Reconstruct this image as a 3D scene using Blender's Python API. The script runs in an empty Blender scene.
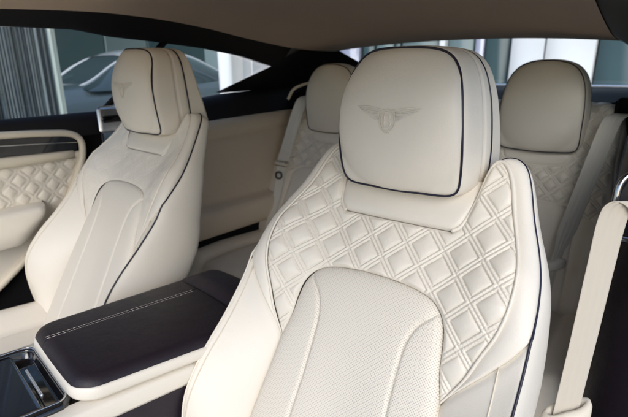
import bpy, math, random
import numpy as np
random.seed(7); rng = np.random.default_rng(7)
S = bpy.context.scene
COL = S.collection
R = math.radians

# ------------------------------------------------------------------ materials
def mat(name, col, rough=.5, metal=0., bump=0., bscale=200., spec=.5, coat=0., var=0., vscale=6., sheen=0., leather=0.):
    m = bpy.data.materials.new(name); m.use_nodes = True
    nt = m.node_tree; b = nt.nodes['Principled BSDF']
    b.inputs['Base Color'].default_value = (*col, 1); b.inputs['Roughness'].default_value = rough
    b.inputs['Metallic'].default_value = metal; b.inputs['Specular IOR Level'].default_value = spec
    b.inputs['Coat Weight'].default_value = coat; b.inputs['Coat Roughness'].default_value = .05
    if sheen: b.inputs['Sheen Weight'].default_value = sheen
    tc = nt.nodes.new('ShaderNodeTexCoord')
    if bump:
        n = nt.nodes.new('ShaderNodeTexNoise'); n.inputs['Scale'].default_value = bscale; n.inputs['Detail'].default_value = 4
        v = nt.nodes.new('ShaderNodeTexVoronoi'); v.inputs['Scale'].default_value = bscale * 1.6
        a = nt.nodes.new('ShaderNodeMath'); a.operation = 'ADD'
        bp = nt.nodes.new('ShaderNodeBump'); bp.inputs['Strength'].default_value = bump; bp.inputs['Distance'].default_value = .002
        nt.links.new(tc.outputs['Object'], n.inputs['Vector']); nt.links.new(tc.outputs['Object'], v.inputs['Vector'])
        nt.links.new(n.outputs['Fac'], a.inputs[0]); nt.links.new(v.outputs['Distance'], a.inputs[1])
        nt.links.new(a.outputs[0], bp.inputs['Height']); nt.links.new(bp.outputs[0], b.inputs['Normal'])
    if leather:
        n1 = nt.nodes.new('ShaderNodeTexNoise'); n1.inputs['Scale'].default_value = 22; n1.inputs['Detail'].default_value = 3
        n2 = nt.nodes.new('ShaderNodeTexNoise'); n2.inputs['Scale'].default_value = 75; n2.inputs['Detail'].default_value = 6; n2.inputs['Distortion'].default_value = 1.2
        rg = nt.nodes.new('ShaderNodeMath'); rg.operation = 'ABSOLUTE'; sb = nt.nodes.new('ShaderNodeMath'); sb.operation = 'SUBTRACT'; sb.inputs[1].default_value = .5
        ad = nt.nodes.new('ShaderNodeMath'); ad.operation = 'MULTIPLY_ADD'; ad.inputs[1].default_value = .5
        b2 = nt.nodes.new('ShaderNodeBump'); b2.inputs['Strength'].default_value = leather; b2.inputs['Distance'].default_value = .004
        nt.links.new(tc.outputs['Object'], n1.inputs['Vector']); nt.links.new(tc.outputs['Object'], n2.inputs['Vector'])
        nt.links.new(n2.outputs['Fac'], sb.inputs[0]); nt.links.new(sb.outputs[0], rg.inputs[0])
        nt.links.new(rg.outputs[0], ad.inputs[0]); nt.links.new(n1.outputs['Fac'], ad.inputs[2]); nt.links.new(ad.outputs[0], b2.inputs['Height'])
        if bump: nt.links.new(b2.outputs[0], bp.inputs['Normal'])
        else: nt.links.new(b2.outputs[0], b.inputs['Normal'])
        r2 = nt.nodes.new('ShaderNodeMapRange'); r2.inputs['To Min'].default_value = rough-.09; r2.inputs['To Max'].default_value = rough+.09
        nt.links.new(n2.outputs['Fac'], r2.inputs[0]); nt.links.new(r2.outputs[0], b.inputs['Roughness'])
    if var:
        n = nt.nodes.new('ShaderNodeTexNoise'); n.inputs['Scale'].default_value = vscale; n.inputs['Detail'].default_value = 5
        r = nt.nodes.new('ShaderNodeMapRange'); r.inputs['To Min'].default_value = 1 - var; r.inputs['To Max'].default_value = 1 + var
        mx = nt.nodes.new('ShaderNodeVectorMath'); mx.operation = 'SCALE'; mx.inputs[0].default_value = col
        nt.links.new(tc.outputs['Object'], n.inputs['Vector']); nt.links.new(n.outputs['Fac'], r.inputs[0])
        nt.links.new(r.outputs[0], mx.inputs['Scale']); nt.links.new(mx.outputs[0], b.inputs['Base Color'])
    return m

CREAM = (.788, .737, .652)
M = {}
M['cream'] = mat('cream_leather', CREAM, .44, leather=.14, bump=.10, bscale=420, var=.035, vscale=5)
M['quilt'] = mat('quilted_leather', CREAM, .45, leather=.14, bump=.09, bscale=420, var=.03, vscale=9)
M['trimcream'] = mat('cream_trim', (.70, .635, .52), .5, leather=.2, bump=.12, bscale=260, var=.03)
M['tan'] = mat('tan_side_trim', (.68, .58, .45), .5, leather=.25, bump=.12, bscale=260, var=.03)
M['lidthread'] = mat('grey_thread', (.62, .58, .54), .7)
M['darkmetal'] = mat('dark_metal', (.12, .115, .11), .35, 1.)
M['thread'] = mat('cream_thread', (.85, .80, .72), .7)
M['emb'] = mat('embroidery', (.75, .71, .64), .36)
M['navy'] = mat('navy_piping', (.010, .010, .028), .4)
M['black'] = mat('dark_leather', (.0165, .0115, .0175), .45, spec=.4, leather=.3, bump=.16, bscale=600)
M['blacktrim'] = mat('black_trim', (.011, .010, .012), .62, spec=.25, bump=.1, bscale=150)
M['gloss'] = mat('gloss_black', (.008, .008, .010), .08, coat=1.)
M['glossblue'] = mat('tray_lid', (.022, .025, .034), .14, coat=1.)
M['chrome'] = mat('chrome', (.62, .63, .66), .14, 1.)
M['darkchrome'] = mat('dark_chrome', (.34, .345, .37), .16, 1.)
M['satin'] = mat('satin_metal', (.95, .95, .97), .45, 1.)
M['headliner'] = mat('headliner_fabric', (.70, .54, .39), .95, bump=.5, bscale=420, var=.06, sheen=.2)
M['carpet'] = mat('carpet', (.02, .018, .018), 1., bump=.5, bscale=300)
M['ground'] = mat('paving', (.12, .12, .125), .8, bump=.4, bscale=30, var=.15, vscale=2)
M['whitewall'] = mat('white_render', (.90, .91, .93), .7, bump=.1, bscale=20)
M['slat'] = mat('grey_slat', (.075, .095, .105), .6)
M['slatpale'] = mat('pale_slat', (.17, .205, .22), .6)
M['slatback'] = mat('dark_wall', (.035, .05, .055), .8)  # dark even colour of the far building's wall
M['teal'] = mat('teal_panel', (.17, .235, .245), .35, var=.06, vscale=.5)
M['darkteal'] = mat('dark_teal_panel', (.06, .105, .115), .3, var=.1, vscale=.6)
M['paleframe'] = mat('pale_frame', (.45, .53, .51), .5)
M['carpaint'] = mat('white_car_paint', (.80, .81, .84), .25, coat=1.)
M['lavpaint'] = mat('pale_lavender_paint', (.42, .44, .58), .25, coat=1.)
M['greypaint'] = mat('reflected_car_paint', (.13, .17, .185), .2, coat=1.)  # dark body colour, so only highlights of the imitated reflection show
M['palewall'] = mat('pale_wall_panel', (.80, .82, .86), .6)
M['darkglass'] = mat('dark_glass', (.07, .10, .11), .05, coat=1.)
M['rubber'] = mat('rubber', (.015, .015, .015), .7)

def perf_mat():
    m = mat('perforated_leather', CREAM, .5, var=.03)
    nt = m.node_tree; b = nt.nodes['Principled BSDF']
    uv = nt.nodes.new('ShaderNodeUVMap'); uv.uv_map = 'uv'
    sc = nt.nodes.new('ShaderNodeVectorMath'); sc.operation = 'SCALE'; sc.inputs['Scale'].default_value = 1/.0036
    nt.links.new(uv.outputs[0], sc.inputs[0])
    rot = nt.nodes.new('ShaderNodeVectorRotate'); rot.inputs['Angle'].default_value = R(45); nt.links.new(sc.outputs[0], rot.inputs['Vector'])
    fr = nt.nodes.new('ShaderNodeVectorMath'); fr.operation = 'FRACTION'; nt.links.new(rot.outputs[0], fr.inputs[0])
    sb = nt.nodes.new('ShaderNodeVectorMath'); sb.operation = 'SUBTRACT'; sb.inputs[1].default_value = (.5, .5, 0); nt.links.new(fr.outputs[0], sb.inputs[0])
    mul = nt.nodes.new('ShaderNodeVectorMath'); mul.operation = 'MULTIPLY'; mul.inputs[1].default_value = (1, 1, 0); nt.links.new(sb.outputs[0], mul.inputs[0])
    ln = nt.nodes.new('ShaderNodeVectorMath'); ln.operation = 'LENGTH'; nt.links.new(mul.outputs[0], ln.inputs[0])
    mr = nt.nodes.new('ShaderNodeMapRange'); mr.inputs['From Min'].default_value = .15; mr.inputs['From Max'].default_value = .30
    nt.links.new(ln.outputs['Value'], mr.inputs[0])
    mx = nt.nodes.new('ShaderNodeMix'); mx.data_type = 'RGBA'
    nt.links.new(mr.outputs[0], mx.inputs[0]); mx.inputs[6].default_value = (.60, .555, .48, 1)
    old = b.inputs['Base Color'].links[0].from_socket
    nt.links.new(old, mx.inputs[7]); nt.links.new(mx.outputs[2], b.inputs['Base Color'])
    bp = nt.nodes.new('ShaderNodeBump'); bp.inputs['Strength'].default_value = .5; bp.inputs['Distance'].default_value = .002
    nt.links.new(mr.outputs[0], bp.inputs['Height']); nt.links.new(bp.outputs[0], b.inputs['Normal'])
    return m
M['perf'] = perf_mat()

def belt_mat(name, col):
    m = mat(name, col, .75, spec=.3)
    nt = m.node_tree; b = nt.nodes['Principled BSDF']
    uv = nt.nodes.new('ShaderNodeUVMap'); uv.uv_map = 'uv'
    w = nt.nodes.new('ShaderNodeTexWave'); w.inputs['Scale'].default_value = 1.3; w.bands_direction = 'X'; w.inputs['Distortion'].default_value = 0
    w2 = nt.nodes.new('ShaderNodeTexWave'); w2.inputs['Scale'].default_value = 90; w2.bands_direction = 'DIAGONAL'
    nt.links.new(uv.outputs[0], w.inputs['Vector']); nt.links.new(uv.outputs[0], w2.inputs['Vector'])
    ad = nt.nodes.new('ShaderNodeMath'); ad.operation = 'MULTIPLY_ADD'; ad.inputs[1].default_value = .35
    nt.links.new(w2.outputs['Fac'], ad.inputs[0]); nt.links.new(w.outputs['Fac'], ad.inputs[2])
    bp = nt.nodes.new('ShaderNodeBump'); bp.inputs['Strength'].default_value = .5; bp.inputs['Distance'].default_value = .003
    nt.links.new(ad.outputs[0], bp.inputs['Height']); nt.links.new(bp.outputs[0], b.inputs['Normal'])
    return m
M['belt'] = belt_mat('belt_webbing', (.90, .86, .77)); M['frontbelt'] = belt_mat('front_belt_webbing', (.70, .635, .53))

def glass_mat(name='window_glass', tint=(.90, .95, .95, 1)):
    m = bpy.data.materials.new(name); m.use_nodes = True; nt = m.node_tree; nt.nodes.clear()
    o = nt.nodes.new('ShaderNodeOutputMaterial'); t = nt.nodes.new('ShaderNodeBsdfTransparent'); t.inputs[0].default_value = tint
    g = nt.nodes.new('ShaderNodeBsdfGlossy'); g.inputs['Roughness'].default_value = .02
    lw = nt.nodes.new('ShaderNodeLayerWeight'); pw = nt.nodes.new('ShaderNodeMath'); pw.operation = 'POWER'; pw.inputs[1].default_value = 5
    f = nt.nodes.new('ShaderNodeMath'); f.operation = 'MULTIPLY_ADD'; f.inputs[1].default_value = .6; f.inputs[2].default_value = .03
    nt.links.new(lw.outputs['Facing'], pw.inputs[0]); nt.links.new(pw.outputs[0], f.inputs[0])
    mx = nt.nodes.new('ShaderNodeMixShader')
    nt.links.new(f.outputs[0], mx.inputs[0]); nt.links.new(t.outputs[0], mx.inputs[1]); nt.links.new(g.outputs[0], mx.inputs[2]); nt.links.new(mx.outputs[0], o.inputs[0])
    return m
M['glass'] = glass_mat(); M['tint'] = glass_mat('tinted_glass', (.80, .84, .84, 1))

# ------------------------------------------------------------------ geometry helpers
def mk(name, V, F, m, parent=None, smooth=True, uv=None):
    me = bpy.data.meshes.new(name)
    me.from_pydata([tuple(map(float, p)) for p in V], [], [tuple(int(i) for i in f) for f in F])
    if uv is not None:
        lay = me.uv_layers.new(name='uv'); uv = np.asarray(uv, np.float32)
        li = np.empty(len(me.loops), np.int32); me.loops.foreach_get('vertex_index', li)
        lay.data.foreach_set('uv', uv[li].ravel())
    if smooth: me.polygons.foreach_set('use_smooth', [True]*len(me.polygons))
    me.validate(); me.update()
    me.materials.append(M[m] if isinstance(m, str) else m)
    o = bpy.data.objects.new(name, me); COL.objects.link(o)
    if parent: o.parent = parent
    return o

def thing(name, label, cat, loc=(0,0,0), group=None):
    o = bpy.data.objects.new(name, None); COL.objects.link(o); o.location = loc
    o.empty_display_size = .05
    o['label'] = label; o['category'] = cat
    if group: o['group'] = group
    return o
def tag(o, label, cat, group=None):
    o['label'] = label; o['category'] = cat
    if group: o['group'] = group
    return o

class MB:
    """collects shapes into one mesh"""
    def __init__(s): s.V = []; s.F = []; s.UV = []
    def add(s, V, F, UV=None):
        k = len(s.V); s.V += [tuple(p) for p in V]; s.F += [tuple(int(i)+k for i in f) for f in F]
        s.UV += [tuple(p) for p in UV] if UV is not None else [(0, 0)]*len(V)
    def grid(s, G, cu=False, cv=False, flip=False):
        G = np.asarray(G, float); n, m = G.shape[:2]; F = []
        for i in range(n if cu else n-1):
            for j in range(m if cv else m-1):
                q = (i*m+j, i*m+(j+1) % m, ((i+1) % n)*m+(j+1) % m, ((i+1) % n)*m+j)
                F.append(q[::-1] if flip else q)
        uv = np.stack(np.meshgrid(np.linspace(0, 1, n), np.linspace(0, 1, m), indexing='ij'), -1).reshape(-1, 2)[:, ::-1]
        s.add(G.reshape(-1, 3), F, uv)
    def box(s, lo, hi, b=.004):
        lo = np.array(lo, float); hi = np.array(hi, float); c = (lo+hi)/2; h = (hi-lo)/2; b = min(b, *(h*.9))
        pts = []; 
        # chamfered box: 24 verts
        idx = {}
        for ax in range(3):
            for sx in (-1, 1):
                for sy in (-1, 1):
                    for sz in (-1, 1):
                        sg = np.array([sx, sy, sz], float); p = sg*(h-b); p[ax] = sg[ax]*h[ax]
                        idx[(ax, sx, sy, sz)] = len(pts); pts.append(c+p)
        F = []
        sq = [(-1,-1),(1,-1),(1,1),(-1,1)]
        for ax in range(3):
            for sg in (-1, 1):
                f = []
                for a, d in sq:
                    t = [0,0,0]; t[ax] = sg; t[(ax+1) % 3] = a; t[(ax+2) % 3] = d; f.append(idx[(ax, *t)])
                F.append(f if sg > 0 else f[::-1])
        for ax in range(3):   # edges along ax
            a1, a2 = (ax+1) % 3, (ax+2) % 3
            for p in (-1, 1):
                for q in (-1, 1):
                    t0 = [0,0,0]; t0[ax] = -1; t0[a1] = p; t0[a2] = q; t1 = list(t0); t1[ax] = 1
                    F.append((idx[(a1, *t0)], idx[(a1, *t1)], idx[(a2, *t1)], idx[(a2, *t0)]))
        for sx in (-1, 1):
            for sy in (-1, 1):
                for sz in (-1, 1): F.append(tuple(idx[(a, sx, sy, sz)] for a in range(3)))
        s.add(pts, F)
    def tube(s, P, r, n=8, closed=False, cap=True):
        P = np.asarray(P, float); k = len(P); r = np.broadcast_to(np.asarray(r, float), (k,))
        T = np.roll(P, -1, 0)-np.roll(P, 1, 0) if closed else np.gradient(P, axis=0)
        T /= np.linalg.norm(T, axis=1, keepdims=True)+1e-12
        a = np.array([0, 0, 1.]) if abs(T[0][2]) < .9 else np.array([1., 0, 0])
        N = np.cross(T[0], a); N /= np.linalg.norm(N); rows = []
        for i in range(k):
            N = N-T[i]*(N@T[i]); N /= np.linalg.norm(N)+1e-12; B = np.cross(T[i], N)
            an = np.linspace(0, 2*np.pi, n, endpoint=False)
            rows.append(P[i]+r[i]*(np.cos(an)[:, None]*N+np.sin(an)[:, None]*B))
        base = len(s.V); s.grid(np.array(rows), cu=closed, cv=True)
        if cap and not closed:
            s.F.append(tuple(base+i for i in range(n))[::-1]); s.F.append(tuple(base+(k-1)*n+i for i in range(n)))
    def prism(s, pts, axis, lo, hi):
        """closed 2-D outline extruded along axis"""
        n = len(pts); V = []
        for d in (lo, hi):
            for p in pts:
                q = list(p); q.insert(axis, d); V.append(q)
        F = [tuple(range(n)), tuple(range(2*n-1, n-1, -1))]+[((i+1) % n, i, n+i, n+(i+1) % n) for i in range(n)]
        s.add(V, F)
    def build(s, name, m, parent=None, smooth=True, uv=False):
        return mk(name, s.V, s.F, m, parent, smooth, s.UV if uv else None)

def spl(P, n, closed=False):
    """Catmull-Rom through P, resampled to n points evenly along its length"""
    P = np.asarray(P, float); k = len(P)
    if closed: Q = np.vstack([P[-1:], P, P[:2]]); segs = k
    else: Q = np.vstack([2*P[0]-P[1], P, 2*P[-1]-P[-2]]); segs = k-1
    out = []
    for i in range(segs):
        p0, p1, p2, p3 = Q[i:i+4]
        t = np.linspace(0, 1, 16, endpoint=False)[:, None]
        out.append(.5*(2*p1+(p2-p0)*t+(2*p0-5*p1+4*p2-p3)*t**2+(3*p1-p0-3*p2+p3)*t**3))
    C = np.vstack(out+[P[:1] if closed else P[-1:]])
    L = np.r_[0, np.cumsum(np.linalg.norm(np.diff(C, axis=0), axis=1))]
    t = np.linspace(0, L[-1], n+1)[:-1] if closed else np.linspace(0, L[-1], n)
    return np.stack([np.interp(t, L, C[:, j]) for j in range(C.shape[1])], 1)
def splu(P, per):
    """Catmull-Rom keeping the control parameter uniform: per points per span"""
    P = np.asarray(P, float); Q = np.vstack([2*P[0]-P[1], P, 2*P[-1]-P[-2]]); out = []
    for i in range(len(P)-1):
        p0, p1, p2, p3 = Q[i:i+4]; t = np.linspace(0, 1, per, endpoint=False)[:, None]
        out.append(.5*(2*p1+(p2-p0)*t+(2*p0-5*p1+4*p2-p3)*t**2+(3*p1-p0-3*p2+p3)*t**3))
    return np.vstack(out+[P[-1:]])
def ss(a, b, x):
    t = np.clip((np.asarray(x, float)-a)/(b-a), 0, 1); return t*t*(3-2*t)
def dist_poly(P, Q, closed=True):
    """distance and nearest point of points P to polyline Q"""
    A = Q; B = np.roll(Q, -1, 0)
    if not closed: A, B = A[:-1], B[:-1]
    best = np.full(len(P), 1e9); near = np.zeros_like(P)
    for a, b in zip(A, B):
        d = b-a; l = d@d+1e-18; t = np.clip(((P-a)@d)/l, 0, 1); c = a+t[:, None]*d; e = np.hypot(*(P-c).T)
        k = e < best; best[k] = e[k]; near[k] = c[k]
    return best, near
def inside(P, Q):
    x, y = P.T; r = np.zeros(len(P), bool); A = Q; B = np.roll(Q, -1, 0)
    for (x0, y0), (x1, y1) in zip(A, B):
        if y0 == y1: continue
        c = ((y0 > y) != (y1 > y)) & (x < (x1-x0)*(y-y0)/(y1-y0)+x0); r ^= c
    return r
def panel(name, poly, step, height, m, parent, T, flip=False, skirt=.009):
    """an upholstered panel: a fine grid clipped to poly in (u,v), raised by height(u,v,dist), mapped to space by T"""
    lo, hi = poly.min(0)-step, poly.max(0)+step
    nu, nv = [int(math.ceil(x)) for x in (hi-lo)/step]
    U, Vv = np.meshgrid(lo[0]+np.arange(nu+1)*step, lo[1]+np.arange(nv+1)*step, indexing='ij')
    P = np.stack([U.ravel(), Vv.ravel()], 1); ins = inside(P, poly)
    I = np.arange(len(P)).reshape(nu+1, nv+1)
    Q = np.stack([I[:-1, :-1], I[1:, :-1], I[1:, 1:], I[:-1, 1:]], -1).reshape(-1, 4)
    Q = Q[ins[Q].any(1)]
    used = np.unique(Q); re = np.full(len(P), -1); re[used] = np.arange(len(used)); Q = re[Q]; P = P[used]; ins = ins[used]
    d, near = dist_poly(P, poly); P = P.copy(); P[~ins] = near[~ins]; d[~ins] = 0
    h = height(P[:, 0], P[:, 1], d)
    h = np.where(ins, h, h-skirt)          # the cloth tucks down into the seam
    V = T(P[:, 0], P[:, 1], h)
    return mk(name, V, Q[:, ::-1] if flip else Q, m, parent, uv=P)
def mirror(P): P = np.array(P, float); P[:, 0] *= -1; return P
def dashes(mb, P, dash, gap, r, n=5):
    L = np.r_[0, np.cumsum(np.linalg.norm(np.diff(P, axis=0), axis=1))]; t = 0.
    while t+dash < L[-1]:
        q = np.stack([np.interp([t, t+dash/2, t+dash], L, P[:, j]) for j in range(3)], 1)
        mb.tube(q, [r*.7, r, r*.7], n); t += dash+gap

# ------------------------------------------------------------------ headrest (shared by front and rear seats)
def headrest(parent, half, w1, w2, ys, crown, emblem, seam=True, wz1=1.01, sweep=(.034, .012, .004)):
    """half: right half outline (x,z) from top centre round to bottom centre; ys: front piping, back piping, rear shell depths"""
    half = np.array(half, float)
    ring = spl(np.vstack([half, mirror(half[1:-1])[::-1]]), 128, True)
    zc = (ring[:, 1].max()+ring[:, 1].min())/2; c = np.array([0, zc]); hw = ring[:, 0].max(); hh = np.ptp(ring[:, 1])/2
    y0, y1, y2 = ys
    cn = (np.abs(ring[:, 0])/hw)**1.5*(np.abs(ring[:, 1]-zc)/hh)**2; swp = cn/cn.max()*np.where(ring[:, 1] > zc, sweep[0], sweep[1])+sweep[2]*(np.abs(ring[:, 1]-zc)/hh)**2
    def sec(y, k, kz=None, sh=0., sw=1.):
        q = (ring-c)*np.array([k, kz or k])+c; return np.stack([q[:, 0], y+sh*(q[:, 1]-zc)+sw*swp, q[:, 1]], 1)
    def face_y(x, z):
        e = np.clip(((np.abs(x)/hw)**2.6+(np.abs(z-zc)/hh)**2.6), 0, 1); return y0-crown*(1-e)**.75
    rows = []
    for k in np.r_[np.linspace(.0, .9, 24), .94, .97, .985, .995]:
        p = sec(0, max(k, .002)); p[:, 1] = face_y(p[:, 0], p[:, 2])+.006*ss(.93, 1., k)**2+swp*k**4; rows.append(p)
    mb = MB(); mb.grid(rows, cv=True)
    h = mb.build('headrest', 'cream', parent)
    # side band with a seam groove, then the rear shell
    rows = []
    n = 22
    for i, t in enumerate(np.linspace(0, 1, n)):
        k = 1+(w1-1)*t**.8; e = min(t, 1-t); puff = .003*(1-math.exp(-e/.06))-.004*math.exp(-((t-.66)/.022)**2)*(1 if seam else 0)
        kk = -.012*math.exp(-e/.03)+puff/hw; rows.append(sec(y0+.004+(y1-y0)*t, k+kk, 1+(wz1-1)*t+kk, -.05*t, 1-.75*t))
    mb = MB(); mb.grid(rows, cv=True)
    mb.build('headrest_side', 'cream', h)
    rows = []
    for t in np.linspace(0, 1, 14):
        k = w1*(1-.012*math.exp(-t/.04))+(w2-w1)*t**1.5; 
        if t > .75: k *= math.sqrt(max(1-((t-.75)/.25)**2*.55, .0))
        rows.append(sec(y1+.004+(y2-y1)*t, k, k/w1*wz1, -.05-.22*t, .25))
    for k in np.linspace(.64, 0.01, 5): rows.append(sec(y2+.004+.01*(1-k), w2*k, w2*k*wz1/w1, -.27*k, .25*k))
    mb = MB(); mb.grid(rows, cv=True); mb.build('headrest_back', 'cream', h)
    mb = MB(); p = sec(y0+.004, .998); mb.tube(p, .0021, 8, True); mb.build('piping', 'navy', h)
    mb = MB(); mb.tube(sec(y1+.004, w1*.997, wz1*.997, -.05, .25), .0024, 8, True); mb.build('piping', 'navy', h)
    if seam:
        mb = MB(); t = .66; dashes(mb, sec(y0+.004+(y1-y0)*t-.004, 1+(w1-1)*t**.8+.016, 1+(wz1-1)*t+.016, -.05*t, 1-.75*t), .0045, .002, .0006); mb.build('stitching', 'thread', h)
    if emblem:
        ez = zc+emblem
        def on(P, off=.0010): P = np.asarray(P, float); return np.stack([P[:, 0], face_y(P[:, 0], P[:, 1]+ez)-off, P[:, 1]+ez], 1)
        mb = MB(); a = np.linspace(0, 2*np.pi, 40, endpoint=False)
        for rx, rz in ((.0150, .0200), (.0118, .0164)): mb.tube(on(np.stack([rx*np.cos(a), rz*np.sin(a)-.006], 1)), .0007, 6, True)
        # letter B in the oval
        def st(P): mb.tube(on(spl(P, 14), .0010), .0014, 6)
        st([(-.0055, -.0158), (-.0055, -.006), (-.0055, .0040)])
        st([(-.0055, .0040), (.001, .0040), (.0048, .0020), (.0048, -.0032), (.001, -.0054), (-.0055, -.0056)])
        st([(-.0055, -.0056), (.002, -.0056), (.0062, -.0080), (.0060, -.0135), (.0015, -.0158), (-.0055, -.0158)])
        for s in (-1, 1):
            # upper edge of the wing, then feathers fanning down from it
            for k, (x0, z0, x1, z1, bow) in enumerate([(.008, .0120, .0605, .0165, .0022), (.0125, .0098, .0600, .0158, .0002), (.0148, .0080, .0575, .0132, -.0008), (.0153, .0058, .0540, .0106, -.001), (.0156, .0036, .0498, .0082, -.0012), (.0158, .0014, .0450, .0060, -.0012), (.0158, -.0008, .0400, .0038, -.0012), (.0157, -.0030, .0346, .0014, -.001), (.0155, -.0052, .0290, -.0016, -.0008)]):
                t = np.linspace(0, 1, 14); x = x0+(x1-x0)*t; z = z0+(z1-z0)*t**1.5+bow*np.sin(np.pi*t)
                mb.tube(on(np.stack([s*x, z], 1), .0006), (.0012 if k else .0015)*np.sin(np.pi*np.clip(.12+.85*t, 0, 1))**.4, 6)
        for k in (-.004, 0, .004): mb.tube(on([(k, -.0245), (k*1.3, -.028)]), .0008, 5)
        mb.build('winged_emblem', 'emb', h)
    return h

# ------------------------------------------------------------------ front seat
ANG = R(28)
def TS(u, v, d):
    """seat-back coordinates (across, up the back, forward) to seat space"""
    u, v, d = np.broadcast_arrays(np.asarray(u, float), v, d)
    return np.stack([u, v*math.sin(ANG)-d*math.cos(ANG), v*math.cos(ANG)+d*math.sin(ANG)], -1)
def T3(P): P = np.asarray(P, float); return TS(P[..., 0], P[..., 1], P[..., 2])

PAIR = [((.168,-.148,-.004),(.280,-.008,.030)), ((.198,-.100,.010),(.2805,-.004,.0285)), ((.217,-.055,.022),(.280,.002,.026)), ((.234,-.015,.031),(.279,.014,.021)),
        ((.243,.030,.034),(.276,.045,.010)), ((.242,.080,.026),(.269,.085,-.004)), ((.232,.120,.009),(.257,.126,-.016)), ((.211,.178,-.012),(.236,.182,-.031)),
        ((.194,.235,-.021),(.216,.245,-.042)), ((.181,.262,-.023),(.200,.277,-.048)), ((.169,.273,-.025),(.179,.290,-.052)), ((.157,.270,-.027),(.157,.286,-.056)),
        ((.149,.252,-.029),(.142,.258,-.058)), ((.142,.210,-.029),(.133,.212,-.052)), ((.136,.180,-.027),(.127,.183,-.045)), ((.126,.148,-.022),(.118,.154,-.036)), ((.112,.134,-.019),(.106,.145,-.030))]
PB = np.array([p[0] for p in PAIR]); PC = np.array([p[1] for p in PAIR])
CLOW = np.array([(.280,-.008,.030),(.2805,-.06,.035),(.281,-.14,.056),(.284,-.226,.084),(.285,-.30,.095),(.284,-.36,.082),(.281,-.41,.055),(.275,-.46,.02),(.26,-.51,-.02),(.24,-.56,-.04)])
ALOW = np.array([(.168,-.148,-.004),(.172,-.19,-.003),(.179,-.25,0),(.186,-.32,0),(.192,-.42,0),(.196,-.50,0),(.19,-.56,-.02)])
EV, ED = PB[:10, 1], PB[:10, 2]
def base_d(u, v):
    c0 = -.022*ss(.0, .15, v)
    e = np.interp(v, EV, ED)
    return c0+(e-c0)*ss(.10, .24, np.abs(u))
def quilt_h(u, v, cx, cv, au, av, band):
    """diamond quilting: two crossed families of double-stitched bands with pillows between"""
    p = (u-cx)/au+(v-cv)/av; q = (u-cx)/au-(v-cv)/av
    n = math.hypot(1/au, 1/av)
    def fam(t): x = np.abs((t/2+.5) % 1-.5)*2; return (1-x)/n      # distance to the line between two rows of diamonds
    a, b = fam(p), fam(q); m = np.minimum(a, b)
    pil = .0052*(1-np.exp(-np.clip(a-band, 0, None)/.0065))*(1-np.exp(-np.clip(b-band, 0, None)/.0065))+.0003
    def ridge(t, s):
        r = np.abs(np.sin(np.pi*np.clip(t/band, 0, 1)))*.0018*(t < band)-.0026*np.exp(-((t-band)/.0011)**2)-.0012*np.exp(-(t/.0011)**2)
        return r+.00035*np.cos(2*np.pi*s/.0062)*np.exp(-((t-.45*band)/(.3*band))**2)
    ra, rb = ridge(a, q/n), ridge(b, p/n)
    x = np.where(m > band, pil, 0)+np.where(a < b, ra, rb)
    return x
def tube_on(P, r): mb = MB(); mb.tube(T3(P), r, 7); return mb

def bolster(A, C, name, parent, mirror_x, n=24, m='cream', sink=.010, crown=.006, curve=.55, bulge=.0, first_seam=False, last_seam=False):
    rows = []
    k = len(A)
    for i in range(k):
        s = np.linspace(0, 1, n)[:, None]; P = A[i]*(1-s)+C[i]*s
        dd = A[i][2]+(C[i][2]-A[i][2])*((1+curve)*s[:, 0]-curve*s[:, 0]**2)
        w = np.linalg.norm(C[i]-A[i]); e = s[:, 0]*w; e2 = (1-s[:, 0])*w
        dd = dd+crown*np.sin(np.pi*s[:, 0])-sink*np.exp(-e/.007)-sink*.45*np.exp(-e2/.004)
        P[:, 0] += bulge*np.sin(np.pi*s[:, 0]**1.8)
        P[:, 2] = dd; rows.append(P)
    G = np.array(rows)
    for on, order in ((first_seam, range(k)), (last_seam, range(k-1, -1, -1))):
        if on:
            acc = np.zeros(n); prev = None
            for i in order:
                if prev is not None: acc += np.linalg.norm(G[i]-G[prev], axis=1)
                prev = i; G[i, :, 2] -= on*np.exp(-acc/.009)
    if mirror_x: G[..., 0] *= -1
    mb = MB(); mb.grid(T3(G), flip=mirror_x); return mb.build(name, m, parent)

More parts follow.
